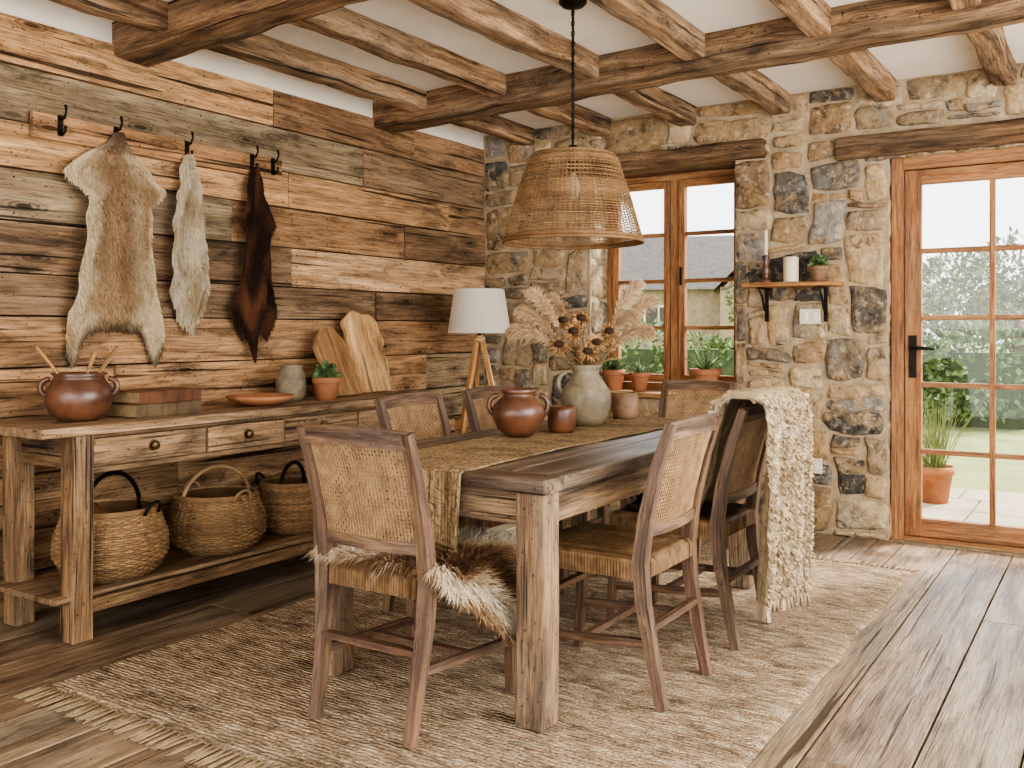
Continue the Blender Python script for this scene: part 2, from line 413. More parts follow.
m.box((gx0,.073,gz0),(gx1,.077,gz1),M_glass)
hx0=l0+.042
m.box((hx0-.02,.04,.93),(hx0+.02,.052,1.17),M_iron,2)
m.tube([(hx0,.045,1.10),(hx0,.0,1.10)],.011,M_iron); m.tube([(hx0,.0,1.10),(hx0+.04,-.005,1.10),(hx0+.12,0,1.095)],[.012,.011,.009],M_iron)
m.lathe([(0,0),(.008,.001),(.008,.01),(0,.012)],M_iron,(hx0,.035,.98),12)
m.obj('door_1',bevel=.003)
# ------------------------------------------------------------------ TABLE
TX0,TX1,TY0,TY1=1.53,2.49,-3.32,-1.36; RZ=.013
cx,cy=(TX0+TX1)/2,(TY0+TY1)/2; hw,hl=(TX1-TX0)/2,(TY1-TY0)/2
m=MB(); zt=.76-RZ; n=5; w=2*hw/n
for i in range(n):
    q=R.uniform(.85,1.15)
    m.box((-hw+i*w+.002,-hl+.12,zt-.045),(-hw+(i+1)*w-.002,hl-.12,zt-R.uniform(0,.0015)),W_table,1,(q,q,q),8,.001)
for s_ in (-1,1):
    ya,yb=sorted((s_*hl,s_*(hl-.118)))
    m.box((-hw,ya,zt-.045),(hw,yb,zt),W_table,0,(1.05,1,.95),6,.002)
for sx in (-1,1):
    for sy in (-1,1):
        px,py=sx*(hw-.065),sy*(hl-.065)
        m.rectpath([(px,py,zt-.046-(zt-.046)*k/12) for k in range(13)],.098,.098,W_leg,(1,0,0),(1,1,1),.005)
m.box((-hw+.115,-hl+.045,zt-.15),(hw-.115,-hl+.075,zt-.046),W_leg,0,(.85,.85,.85))
m.box((-hw+.115,hl-.075,zt-.15),(hw-.115,hl-.045,zt-.046),W_leg,0,(.85,.85,.85))
for s_ in (-1,1):
    xa,xb=sorted((s_*(hw-.04),s_*(hw-.07)))
    m.box((xa,-hl+.115,zt-.15),(xb,hl-.115,zt-.046),W_leg,1,(.85,.85,.85))
m.obj('dining_table',(cx,cy,RZ),bevel=.006)
# runner
m=MB(); rx0,rx1=1.74,2.19
def runner(u,v):
    L1=.24; Lt=(TY1-TY0); tot=L1+Lt+.15; s_=v*tot
    x=rx0+(rx1-rx0)*u
    wv=.004*noise.noise(V(x*6,s_*5,0))
    x+=.008*math.sin(s_*5)
    if s_<L1:
        e=L1-s_; return V(x+.01*math.sin(u*9)*e*3,TY0-.008-.004-.014*abs(math.sin(u*7+e*3))*min(1,e*8),.763-e)
    if s_<L1+Lt: return V(x,TY0-.006+(s_-L1)*(1+.012/Lt),.7635+wv+.002)
    e=s_-L1-Lt; return V(x,TY1+.012,.763-e)
m.sheet(runner,30,150,M_runner)
for k in range(52):
    u=(k+.5)/52; p=runner(u,0)
    for q in range(3):
        pts=[p+V(R.uniform(-.004,.004)*i,-.002+R.uniform(-.003,.003)*i,-.03*i) for i in range(5)]
        m.tube(pts,[.0038,.003,.003,.0025,.002],M_knit,5,(.85,.72,.56))
m.obj('table_runner',solid=.003)
# ------------------------------------------------------------------ RUG
m=MB(); X0,X1,Y0,Y1=.86,3.04,-3.87,-.70
cxr,cyr=(X0+X1)/2,(Y0+Y1)/2
def rug(u,v):
    x=X0+(X1-X0)*u;y=Y0+(Y1-Y0)*v
    e=min(u,1-u)*2.18; f=min(v,1-v)*3.17
    x+=.014*noise.noise(V(0,y*3,1)); y+=.012*noise.noise(V(x*3,0,2))
    zz=.009+.0025*noise.noise(V(x*5,y*5,0))+.0015*noise.noise(V(x*30,y*50,0))
    if e<.001 or f<.001: zz=.001
    return V(x-cxr,y-cyr,zz)
m.sheet(rug,110,220,M_rug)
for Yb,s_ in ((Y0,-1),(Y1,1)):
    for k in range(88):
        x=X0+(X1-X0)*(k+.5)/88; dx=R.uniform(-.02,.02)
        for q in range(4):
            d2=dx+R.uniform(-.012,.012)
            m.tube([(x-cxr,Yb-cyr,.007),(x-cxr+d2*.5,Yb-cyr+s_*.04,.006),(x-cxr+d2,Yb-cyr+s_*R.uniform(.085,.115),.004)],[.0045,.0035,.002],M_knit,4,(.74,.64,.53))
m.obj('woven_rug',(cxr,cyr,0))
# ------------------------------------------------------------------ CHAIR
def chair_mesh():
    m=MB()
    for s in (-1,1):
        m.rectpath([(s*.185,-.275,0),(s*.188,-.245,.15),(s*.193,-.215,.32),(s*.196,-.205,.45),(s*.198,-.225,.6),(s*.2,-.265,.76),(s*.202,-.31,.895)],
            [.03,.034,.038,.04,.036,.033,.03],[.032,.036,.042,.046,.04,.034,.028],W_chair,(1,0,0))
        m.rectpath([(s*.2,.235,0),(s*.203,.222,.22),(s*.205,.212,.455)],[.028,.034,.038],[.028,.034,.038],W_chair,(1,0,0))
        m.beam((s*.19,-.235,.2),(s*.202,.215,.17),.02,.026,W_chair)
        m.beam((s*.192,-.2,.425),(s*.203,.2,.425),.024,.045,W_chair)
    m.beam((-.19,.215,.27),(.19,.215,.27),.026,.02,W_chair,(0,1,0));m.beam((-.185,-.235,.25),(.185,-.235,.25),.026,.02,W_chair,(0,1,0))
    m.beam((-.196,0,.185),(.196,0,.185),.024,.02,W_chair,(0,1,0))
    m.beam((-.2,.21,.425),(.2,.21,.425),.024,.045,W_chair,(0,1,0));m.beam((-.19,-.205,.425),(.19,-.205,.425),.024,.045,W_chair,(0,1,0))
    def by(z):
        pts=[(.45,-.205),(.6,-.225),(.76,-.265),(.895,-.31)]
        for (a,b),(c,d) in zip(pts,pts[1:]):
            if z<=c: return b+(d-b)*(z-a)/(c-a)
        return -.31
    def cv(x): return -.022*(1-(x/.2)**2)
    for zc,hh in ((.872,.055),(.552,.035)):
        m.rectpath([(x,by(zc)+cv(x),zc+(.008*(1-(x/.2)**2) if zc>.8 else 0)) for x in [-.2+.05*i for i in range(9)]],[.02]*9,[hh]*9,W_chair,(0,1,0))
    z0,z1=.565,.85; nxs,nzs=30,24
    for i in range(nxs):
        x=-.182+.364*(i+.5)/nxs
        m.rectpath([(x,by(z0+(z1-z0)*k/6)+cv(x),z0+(z1-z0)*k/6) for k in range(7)],.0046,.002,M_cane,(1,0,0),(.9,.85,.8))
    for j in range(nzs):
        zc=z0+(z1-z0)*(j+.5)/nzs
        m.rectpath([(x,by(zc)+cv(x)+.0015,zc) for x in [-.185+.37*k/8 for k in range(9)]],.002,.0046,M_cane,(0,1,0),(.72,.66,.6))
    for sg in (-1,1):
        for i in range(-10,24):
            pts=[]
            for k in range(13):
                t=k/12; zc=z0+(z1-z0)*t; x=-.182+.364*(i/14.0)+ (t*.285 if sg>0 else (1-t)*.285)
                if -.183<x<.183: pts.append((x,by(zc)+cv(x)+.003,zc))
            if len(pts)>1: m.rectpath(pts,.003,.0015,M_cane,(1,0,0),(1.0,.95,.88))
    def prof(q,half):
        if q<.06: return -half-.003,-.058*(1-q/.06)
        if q>.94: return half+.003,-.058*((q-.94)/.06)
        return -half+(q-.06)/.88*2*half,0
    def top(x,y):
        ex=.218-abs(x); ey=.225-abs(y); 
        ph=x if ex<ey else y
        e=max(0,min(ex,ey))
        rid=.0022*math.sin(ph*2*math.pi/.0105)
        return .470+rid-.012*math.sin(min(1,e/.2)*math.pi/2)-(.010*(1-e/.02)**2 if e<.02 else 0)
    def seat(u,v):
        x,dx=prof(u,.218); y,dy=prof(v,.225)
        zz=top(x,y)+min(dx,dy)
        if dx<0 or dy<0:
            ph=y if dx<dy else x
            k=1+.008*math.sin(ph*2*math.pi/.0105); x*=k;y*=k
        if y<-.19 and abs(x)>.16: x*=.80
        return V(x*(1-.04*(1-v)),y,zz)
    def st(u,v):
        x=-.225+.45*u;y=-.232+.464*v; ex=.215-abs(x); ey=.222-abs(y); ph=(x if ex<ey else y) if min(ex,ey)>0.015 else (y if ex<ey else x)
        q=.65+.35*math.sin(ph*2*math.pi/.0105)+.35*noise.noise(V(x*60,y*60,0))
        return (q*.70,q*.60,q*.49)
    m.sheet(seat,100,100,M_cane,st)
    return m
cm=chair_mesh(); first=None
CH=[(2.015,-3.31,0),(2.425,-2.77,math.pi/2),(2.425,-2.10,math.pi/2),(1.57,-2.43,-math.pi/2),(1.57,-1.80,-math.pi/2),(1.92,-.985,math.pi)]
for i,(x,y,r) in enumerate(CH):
    if first is None:
        first=cm.obj('dining_chair',(x,y,RZ),r,bevel=.004)
    else:
        o=bpy.data.objects.new('dining_chair.%03d'%i,first.data);bpy.context.collection.objects.link(o);o.location=(x,y,RZ);o.rotation_euler=(0,0,r)
        b=o.modifiers.new('b','BEVEL');b.width=.004;b.segments=2;b.limit_method='ANGLE';b.angle_limit=math.radians(50)
# ------------------------------------------------------------------ FUR pieces
def fur(m,fn,nrm,n,L,w,colf,down=(0,0,-1),mixd=.7,droop=.3):
    for _ in range(n):
        u,v=R.random(),R.random()
        p=fn(u,v); nn=nrm(u,v)
        d=nn*(1-mixd)+Vector(down)*mixd+V(R.uniform(-.35,.35),R.uniform(-.35,.35),R.uniform(-.35,.35))
        m.blade(p,d,L*R.uniform(.6,1.2),w,droop,M_hair,colf(u,v))
def lerp_tab(tab,v):
    for (a,*x),(b,*y) in zip(tab,tab[1:]):
        if v<=b:
            t=(v-a)/(b-a); return [p+(q-p)*t for p,q in zip(x,y)]
    return list(tab[-1][1:])
def hide(name,yc,ztop,H,tab,legs,colf,nblade,L,cup=.04):
    m=MB()
    def fn(u,v):
        l,r=lerp_tab(tab,v)
        l+=.016*noise.noise(V(v*9,yc,1))+.006*noise.noise(V(v*30,yc,1)); r+=.016*noise.noise(V(v*9,yc,8))+.006*noise.noise(V(v*30,yc,8))
        y=l+(r-l)*u
        hh=H+legs(u)
        zz=ztop-hh*v
        xx=.05+.03*math.sin(v*3.14)+.028*math.sin(u*9+v*4)*min(1,v*3)+cup*(1-abs(2*u-1))*math.exp(-v*3)
        return V(xx,yc+y,zz+.012*noise.noise(V(y*12,v*9,3)))
    m.sheet(fn,26,60,M_skin,lambda u,v:colf(u,v))
    fur(m,fn,lambda u,v:V(1,0,0),nblade,L,.0018,colf)
    for k in range(700):
        u=R.choice((0,1)) ;v=R.random(); p=fn(u,v)
        m.blade(p,V(.2,(-1 if u==0 else 1)*.6,-1),L*1.1,.0018,.2,M_hair,colf(u,v))
    m.tube([(.045,yc,ztop+.0),(.06,yc,ztop+.02),(.05,yc,ztop-.02)],.004,M_leather)
    return m.obj(name)
def jit(c,a=.18):
    q=1+R.uniform(-a,a); return tuple(x*q for x in c)
def mixc(a,b,t):
    t=max(0,min(1,t)); return tuple(p+(q-p)*t for p,q in zip(a,b))
A1,A2,A3=hx('#b2946f'),hx('#dfcba8'),hx('#7d5c3e')
def c_h1(u,v):
    n=noise.noise(V(u*4,v*5,5))+.5*noise.noise(V(u*11,v*16,5))
    ed=abs(2*u-1)
    c=mixc(A1,A2,ed*1.2-.2+n*1.0)
    c=mixc(c,A3,(.28-abs(u-.5))*2.4*(.6+n*1.3) if .15<v<.9 else 0)
    if v<.1: c=mixc(c,hx('#5a4030'),.85-v*4)
    if v>.93: c=mixc(c,hx('#4a3828'),(v-.93)*14)
    return jit(c,.14)
hide('goat_hide',-3.04,2.10,.93,[(0,-.02,.025),(.05,-.06,.055),(.10,-.13,.09),(.15,-.22,.15),(.20,-.275,.19),(.235,-.27,.255),(.27,-.20,.24),(.31,-.165,.17),(.5,-.185,.175),(.65,-.205,.19),(.8,-.225,.22),(.92,-.245,.24),(1,-.24,.24)],
     lambda u:.15*math.exp(-((u-.07)/.08)**2)+.15*math.exp(-((u-.92)/.085)**2)-.03*math.sin(u*math.pi),c_h1,24000,.018)
hide('sheep_hide',-2.655,2.06,.80,[(0,-.015,.02),(.06,-.05,.035),(.15,-.045,.05),(.25,-.08,.06),(.4,-.11,.09),(.6,-.11,.11),(.8,-.095,.11),(.92,-.07,.09),(1,-.035,.05)],
     lambda u:.06*math.sin(u*math.pi),lambda u,v:jit(mixc(hx('#dccdb0'),hx('#b29870'),noise.noise(V(u*3,v*5,1))+.25),.12),13000,.028)
hide('cow_hide',-2.235,2.06,.90,[(0,-.015,.02),(.06,-.04,.05),(.15,-.06,.06),(.25,-.075,.1),(.33,-.15,.16),(.4,-.09,.11),(.6,-.1,.12),(.75,-.13,.13),(.84,-.16,.17),(.93,-.12,.12),(1,-.06,.08)],
     lambda u:.12*math.exp(-((u-.35)/.12)**2)+.02*math.sin(u*20),lambda u,v:jit(mixc(hx('#2e1e15'),hx('#6a432d'),noise.noise(V(u*3,v*6,9))*1.3+.3),.2),14000,.010)
# peg rail
m=MB(); m.box((.012,-3.43,2.02),(.038,-2.02,2.13),W_plank,1,(.92,.64,.44),8,.001); m.obj('peg_rail',bevel=.003)
for i,y in enumerate((-3.31,-3.04,-2.65,-2.235,-2.09)):
    m=MB(); m.box((.039,y-.012,2.04),(.044,y+.012,2.13),M_iron,2)
    m.tube([(.042,y,2.11),(.07,y,2.115),(.085,y,2.14),(.08,y,2.17)],[.006,.0055,.005,.007],M_iron)
    m.tube([(.042,y,2.06),(.06,y,2.045),(.078,y,2.055),(.08,y,2.08)],[.006,.0055,.005,.007],M_iron)
    m.obj('coat_hook' if i==0 else 'coat_hook.%03d'%i)
# ------------------------------------------------------------------ CONSOLE
m=MB(); cx0,cx1,cy0,cy1=.06,.56,-3.70,-1.27; H=.83
for i in range(3):
    a=cx0+(cx1-cx0)*i/3;b=cx0+(cx1-cx0)*(i+1)/3
    m.box((a+.001,cy0,H-.035),(b-.001,cy1,H),W_cons,1,jit((1.15,1.08,1.0),.1),10,.0015)
for y in (cy0+.17,cy1-.1):
    for x in (.105,.51):
        m.box((x-.042,y-.042,0),(x+.042,y+.042,H-.036),W_cons,2,(1.0,.88,.74),10,.004)
ya,yb=cy0+.17,cy1-.1
m.box((.09,ya+.045,H-.17),(.11,yb-.045,H-.036),W_cons,1)
m.box((.1,ya-.012,H-.17),(.47,ya+.012,H-.036),W_cons,0,(.8,.7,.6));m.box((.1,yb-.012,H-.17),(.47,yb+.012,H-.036),W_cons,0)
m.box((.49,ya+.043,H-.052),(.535,yb-.043,H-.037),W_cons,1,(.8,.7,.6));m.box((.49,ya+.043,H-.19),(.535,yb-.043,H-.168),W_cons,1,(.8,.7,.6))
ed=[ya+.045,-2.935,-2.48,-1.96,yb-.045]
for i in range(4):
    a,b=ed[i]+.008,ed[i+1]-.008
    m.box((.50,a,H-.165),(.538,b,H-.056),W_cons,1,jit((1.25,1.15,1.02),.1))
    if i: m.box((.49,ed[i]-.007,H-.168),(.532,ed[i]+.007,H-.052),W_cons,2,(.7,.6,.5))
    yy=(a+b)/2
    m.tube([(.538,yy,H-.105),(.552,yy,H-.105),(.56,yy,H-.105),(.566,yy,H-.105)],[.006,.008,.02,.014],M_brass,12)
    m.tube([(.538,yy,H-.105),(.541,yy,H-.105)],.024,M_brass,14)
m.box((.145,ya-.02,.135),(.475,yb+.02,.155),W_cons,1,(.8,.72,.62))
for x in (.085,.51): m.box((x-.025,ya-.03,.1),(x+.028,yb+.03,.152),W_cons,1,(.9,.8,.66))
for i in range(3):
    a=.07+.47*i/3; m.box((a,ya-.1,.156),(a+.153,yb+.06,.178),W_cons,1,jit((1.0,.92,.82),.1),8,.001)
m.obj('console_table',bevel=.004)
# ------------------------------------------------------------------ baskets
def weave(m,prof,nr,nrib,sr,mat,amp,sx=1,sy=1,openf=None,ribr=None,jc=.25,tn=(1,1,1)):
    ks=[]
    for k in range(nr):
        t=k/(nr-1)
        if openf and openf(t,k): continue
        ks.append((k,t))
    for k,t in ks:
        r,z=lerp_tab(prof,t); N=nrib*3; pts=[];q=1+R.uniform(-jc,jc)
        for j in range(N):
            th=2*math.pi*j/N
            rr=r+amp*math.cos(nrib*th/2+math.pi*k)
            pts.append((rr*math.cos(th)*sx,rr*math.sin(th)*sy,z))
        vs=[]
        for j,p in enumerate(pts):
            th=2*math.pi*j/N; o=V(math.cos(th)*sx,math.sin(th)*sy,0)*sr
            P=Vector(p); vs+= [P+o*.6,P+V(0,0,sr),P-o*.6,P-V(0,0,sr)]
        fs=[]
        for j in range(N):
            for c in range(4):
                a=4*j+c;b=4*j+(c+1)%4;a2=4*((j+1)%N)+c;b2=4*((j+1)%N)+(c+1)%4
                fs.append((a,b,b2,a2))
        m.add(vs,fs,mat,True,None,(q*tn[0],q*.97*tn[1],q*.93*tn[2]))
    for i in range(nrib):
        th=2*math.pi*i/nrib; pts=[]
        for k in range(13):
            r,z=lerp_tab(prof,k/12); pts.append((r*math.cos(th)*sx,r*math.sin(th)*sy,z))
        m.tube(pts,ribr or sr*.8,mat,5,(.8*tn[0],.78*tn[1],.72*tn[2]))
def basket(name,loc,rad,h,dark=False,arch=0.0,rot=0):
    m=MB()
    prof=[(0,rad*.68,0),(.12,rad*.84,h*.1),(.35,rad*1.0,h*.35),(.6,rad*.98,h*.62),(.85,rad*.86,h*.88),(1,rad*.82,h)]
    weave(m,prof,int(h/.0085),44,.0062,M_rattan,.004,jc=.35)
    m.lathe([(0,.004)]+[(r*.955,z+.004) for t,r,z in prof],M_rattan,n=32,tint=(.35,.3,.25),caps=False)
    r,z=rad*.82,h
    for k in range(3):
        m.tube([((r+.004*math.cos(k*2))*math.cos(a),(r+.004*math.cos(k*2))*math.sin(a),z+.004*k) for a in [2*math.pi*i/48+.001*k for i in range(49)]],.007,M_rattan,6,(.85,.8,.75))
    if arch:
        pts=[(0,-r*math.cos(a)*1.0,z-.03+math.sin(a)*(arch+.03)) for a in [math.pi*i/20 for i in range(21)]]
        m.tube(pts,.010,M_iron if dark else M_rattan,8)
    for s in (-1,1):
        pts=[(s*(r+.012+.022*math.sin(a)),.045*math.cos(a),z-.01+.05*math.sin(a)) for a in [math.pi*i/12 for i in range(13)]]
        m.tube(pts,.007,M_iron if dark else M_rattan,6)
    return m.obj(name,loc,rot)
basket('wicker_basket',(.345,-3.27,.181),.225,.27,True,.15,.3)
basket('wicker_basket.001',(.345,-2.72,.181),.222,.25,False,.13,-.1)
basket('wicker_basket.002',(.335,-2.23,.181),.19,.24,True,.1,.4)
m=MB(); m.lathe([(0,0),(.05,.01),(.075,.05),(.07,.1),(.035,.13),(.018,.15),(0,.152)],M_glaze,n=24,tint=(1,1,1)); m.obj('gourd',(.30,-3.33,.20+.13))
# ------------------------------------------------------------------ pottery
def handle(m,r,zlo,zhi,out,ang,mat,th=.011):
    pts=[]
    for i in range(13):
        a=-math.pi/2+math.pi*i/12
        rr=r+out*math.cos(a); z=(zlo+zhi)/2+(zhi-zlo)/2*math.sin(a)
        pts.append((rr*math.cos(ang),rr*math.sin(ang),z))
    m.tube(pts,th,mat,8)
def vessel(m,prof,mat,c=(0,0,0),n=40,wall=.008):
    inner=[(max(0,r-wall),z) for r,z in reversed(prof) if z>.015]
    m.lathe([(0,0)]+prof+inner+[(0,.015)],mat,c,n)
m=MB(); vessel(m,[(.075,0),(.11,.03),(.13,.08),(.125,.13),(.1,.165),(.095,.18),(.108,.195)],M_glaze)
for a in (.9,.9+math.pi): handle(m,.11,.1,.17,.035,a,M_glaze)
for a,b,l in ((.3,.12,.30),(2.6,-.13,.30),(1.2,.05,.28)):
    m.tube([(0,0,.02),(b*.5,b*.45,.2),(b*1.0,b*.8,l)],[.007,.007,.010],W_lite,6,(.8,.65,.5))
m.obj('handled_crock',(.32,-3.40,.831))
m=MB()
def book(z,x0,x1,y0,y1,h,c):
    m.box((x0,y0,z),(x1,y1,z+.004),M_leather,1,c);m.box((x0,y0,z+h-.004),(x1,y1,z+h),M_leather,1,c)
    m.box((x1-.005,y0,z+.004),(x1,y1,z+h-.004),M_leather,1,c)
    m.box((x0+.006,y0+.006,z+.004),(x1-.005,y1-.006,z+h-.004),M_paper,1)
    for k in range(4):
        yy=y0+(y1-y0)*(.15+.23*k); m.box((x1,yy-.005,z+.002),(x1+.003,yy+.005,z+h-.002),M_leather,1,tuple(q*.8 for q in c))
book(0,-.11,.10,-.17,.17,.058,(.8,1.15,1.1)); book(.059,-.105,.105,-.16,.165,.052,(1.1,.95,.8))
m.obj('book_stack',(.36,-3.07,.831),.05,bevel=.0015)
m=MB(); vessel(m,[(.06,0),(.11,.012),(.15,.03),(.165,.05)],M_terra,wall=.01); m.obj('terracotta_dish',(.36,-2.47,.831))
m=MB(); vessel(m,[(.055,0),(.075,.03),(.08,.09),(.072,.14),(.055,.165),(.055,.175),(.065,.185)],M_stonew); m.obj('stoneware_vase',(.24,-2.15,.831))
def pot_plant(name,loc,r,h,kind,seed=1,mat=M_terra):
    m=MB(); rr=random.Random(seed)
    vessel(m,[(r*.7,0),(r*.9,h*.72),(r*.92,h*.74),(r*1.03,h*.76),(r*1.03,h)],mat,n=28)
    m.lathe([(0,h*.86),(r*.9,h*.86)],M_soil,n=20,caps=False)
    if kind=='spiky':
        for k in range(22):
            a=rr.uniform(0,6.28);el=rr.uniform(.5,1.45); L=r*rr.uniform(1.2,1.9)
            d=V(math.cos(a)*math.cos(el),math.sin(a)*math.cos(el),math.sin(el)); p=V(0,0,h*.88)
            m.tube([p,p+d*L*.5,p+d*L],[.008,.006,.001],M_green,5,jit((1.3,1.4,1.2),.2))
    elif kind=='bush':
        for k in range(200):
            a=rr.uniform(0,6.28);el=rr.uniform(-.1,1.5); q=r*rr.uniform(.2,.9)
            d=V(math.cos(a)*math.cos(el),math.sin(a)*math.cos(el),math.sin(el)); p=V(0,0,h)+d*q
            m.blade(p,d+V(rr.uniform(-1,1),rr.uniform(-1,1),rr.uniform(-1,1))*.5,r*.42,r*.14,.1,M_green,jit((1.1,1.15,1.0),.35))
    return m.obj(name,loc)
pot_plant('potted_succulent',(.38,-2.03,.831),.075,.12,'bush',3)
def slab_board(m,w,h,seed,th=.022,tint=(1,1,1)):
    n=40; L=[];Rr=[]
    for k in range(n+1):
        v=k/n; 
        e=1-max(0,(v-.8)/.2)**2*.5
        e*=1-.12*max(0,1-v/.12)
        L.append(-w/2*e+.03*noise.noise(V(v*6,seed,0))); Rr.append(w/2*e+.03*noise.noise(V(v*7,seed+5,0)))
    vs=[];gc=[];ns=10
    for f,yo in ((0,-th/2),(1,th/2)):
        for k in range(n+1):
            for i in range(ns+1):
                x=L[k]+(Rr[k]-L[k])*i/ns; z=h*k/n+(.03*noise.noise(V(x*9,seed,7)) if k==n else 0)
                vs.append(V(yo,x,z));gc.append((z+seed,x*1.0,yo+seed))
    fs=[];o=(n+1)*(ns+1)
    for k in range(n):
        for i in range(ns):
            a=k*(ns+1)+i; fs.append((a,a+ns+1,a+ns+2,a+1)); fs.append((o+a,o+a+1,o+a+ns+2,o+a+ns+1))
    for k in range(n):
        a=k*(ns+1);b=a+ns; fs.append((a,o+a,o+a+ns+1,a+ns+1)); fs.append((b,b+ns+1,o+b+ns+1,o+b))
    for i in range(ns):
        fs.append((i,i+1,o+i+1,o+i)); a=n*(ns+1)+i; fs.append((a,o+a,o+a+1,a+1))
    m.add(vs,fs,W_lite,False,gc,tint)
m=MB(); slab_board(m,.33,.48,3,tint=(1.25,1.15,1.05)); o=m.obj('live_edge_board',(.21,-1.45,.836)); o.rotation_euler=(0,-.28,0.05)
m=MB(); slab_board(m,.25,.40,9.3,tint=(.72,.58,.46)); o=m.obj('live_edge_board.001',(.29,-1.77,.836)); o.rotation_euler=(0,-.42,.05)
# ------------------------------------------------------------------ floor lamp
m=MB(); 
for k in range(3):
    a=k*2*math.pi/3+.3; 
    m.rectpath([(.26*math.cos(a),.26*math.sin(a),0),(.14*math.cos(a),.14*math.sin(a),.58),(.02*math.cos(a),.02*math.sin(a),1.15)],[.024,.03,.026],[.024,.03,.026],W_lite,(-math.sin(a),math.cos(a),0),(1.0,.8,.62))
m.lathe([(0,1.12),(.035,1.12),(.04,1.15),(.03,1.165),(0,1.165)],W_lite,n=20)
m.tube([(0,0,1.16),(0,0,1.28)],.012,M_brass)
m.lathe([(.203,1.18),(.16,1.46)],M_shade,n=48,caps=False)
for a in range(3): m.tube([(0,0,1.44),(.16*math.cos(a*2.09),.16*math.sin(a*2.09),1.455)],.002,M_brass,4)
m.tube([(0,0,1.27),(0,0,1.45)],.003,M_brass,5)
m.lathe([(0,1.27),(.015,1.28),(.03,1.32),(.025,1.36),(0,1.38)],M_white,n=16)
m.obj('floor_lamp',(.45,-.72,.001))
# ------------------------------------------------------------------ pendant
m=MB(); PX,PY=1.93,-2.147
m.lathe([(0,2.619),(.06,2.619),(.06,2.60),(.045,2.585),(.008,2.575),(0,2.575)],M_iron,n=24)
z=2.58
m.tube([(0,0,2.58),(0,0,1.98)],.004,M_iron,6)
k=0
while z>2.0:
    pts=[( (.008*math.cos(a) if k%2 else 0),(0 if k%2 else .008*math.cos(a)),z+.014*math.sin(a)) for a in [2*math.pi*i/10 for i in range(11)]]
    m.tube(pts,.0022,M_iron,4); z-=.022;k+=1
prof=[(0,.298,1.578),(.06,.294,1.596),(.5,.247,1.76),(.93,.193,1.925),(.97,.183,1.94),(1,.172,1.945)]
weave(m,prof,68,80,.0019,M_rattan,.0025,openf=lambda t,k:(.10<t<.42 and k%2==1) or (.68<t<.86 and k%3==1),ribr=.0016,jc=.4,tn=(.85,.8,.74))
for (r,zz,th) in ((.299,1.577,.008),(.297,1.590,.006),(.174,1.946,.006),(.19,1.925,.004)):
    m.tube([(r*math.cos(a),r*math.sin(a),zz) for a in [2*math.pi*i/64 for i in range(65)]],th,M_rattan,6,(.55,.47,.4),cap=False)
for a in range(3): m.tube([(0,0,1.96),(.172*math.cos(a*2.09),.172*math.sin(a*2.09),1.946)],.003,M_iron,5)
m.tube([(0,0,1.99),(0,0,1.87)],.02,M_iron,14); m.lathe([(0,1.76),(.02,1.765),(.034,1.80),(.022,1.85),(.014,1.87)],M_wax,n=20)
m.obj('rattan_pendant_lamp',(PX,PY,0))
# ------------------------------------------------------------------ table things
TZ=.7675
m=MB(); vessel(m,[(.05,0),(.085,.03),(.108,.08),(.105,.12),(.08,.15),(.062,.163),(.062,.175),(.078,.192)],M_glaze)
for a in (.57,.57+math.pi): handle(m,.085,.085,.165,.035,a,M_glaze)
m.obj('two_handled_pot',(1.84,-2.44,TZ+.001))
m=MB(); vessel(m,[(.05,0),(.06,.02),(.06,.09),(.056,.11)],M_glaze); m.obj('ceramic_mug',(1.915,-2.216,TZ+.001))
m=MB(); vessel(m,[(.055,0),(.065,.03),(.067,.09),(.06,.125)],M_tan); m.obj('ceramic_jar',(1.86,-1.50,TZ+.001))
m=MB(); vessel(m,[(.07,0),(.1,.04),(.114,.11),(.108,.16),(.075,.205),(.06,.23),(.06,.255),(.078,.275)],M_stonew)
handle(m,.085,.14,.24,.04,.57+math.pi,M_stonew)
right=V(.8405,.5419,0); fwd=V(-.5419,.8405,0)
M_pamp=plain('pampas',hx('#b59c7c'),hx('#d9c6a6'),5,.9,0,tint=True,spec=.1)
M_stem=plain('dry_stem',hx('#6d5a34'),hx('#907c50'),8,.8,0)
def plume(lat,dep,zt,L=.27,c=(1,1,1),fat=1):
    p0=V(0,0,.1); p3=right*lat+fwd*dep+V(0,0,zt)
    p1=V(0,0,.28)+ (right*lat+fwd*dep)*.12; p2=(p1+p3)/2+V(0,0,.12)+(right*lat+fwd*dep)*.12
    def B(t): return p0*(1-t)**3+p1*3*t*(1-t)**2+p2*3*t*t*(1-t)+p3*t**3
    m.tube([B(t/14) for t in range(15)],[.003]*10+[.002]*5,M_stem,5)
    tot=(p3-p0).length*1.15
    for k in range(1500):
        s=R.random(); t=1-s*L/tot; p=B(t); d=(B(min(1,t+.02))-B(t-.02)).normalized()
        wd=math.sin(min(1,(s*1.0+.08))*math.pi)**.6
        dd=d+V(R.gauss(0,1),R.gauss(0,1),R.gauss(0,1))*.34*fat
        m.blade(p,dd,.072*(.35+wd*.65),.0021,.3,M_pamp,jit(c,.25))
for lat,dep,zt,c in ((-.29,.02,.52,(.8,.7,.6)),(-.24,-.04,.60,(.95,.86,.76)),(-.15,.06,.58,(.72,.62,.53)),(.23,0,.64,(1.0,.93,.85)),(.30,.05,.57,(.95,.87,.79)),(.2,-.06,.50,(.8,.71,.62)),(-.33,.0,.43,(.75,.65,.55)),(.27,-.05,.43,(.9,.82,.73))):
    plume(lat,dep,zt,c=c)
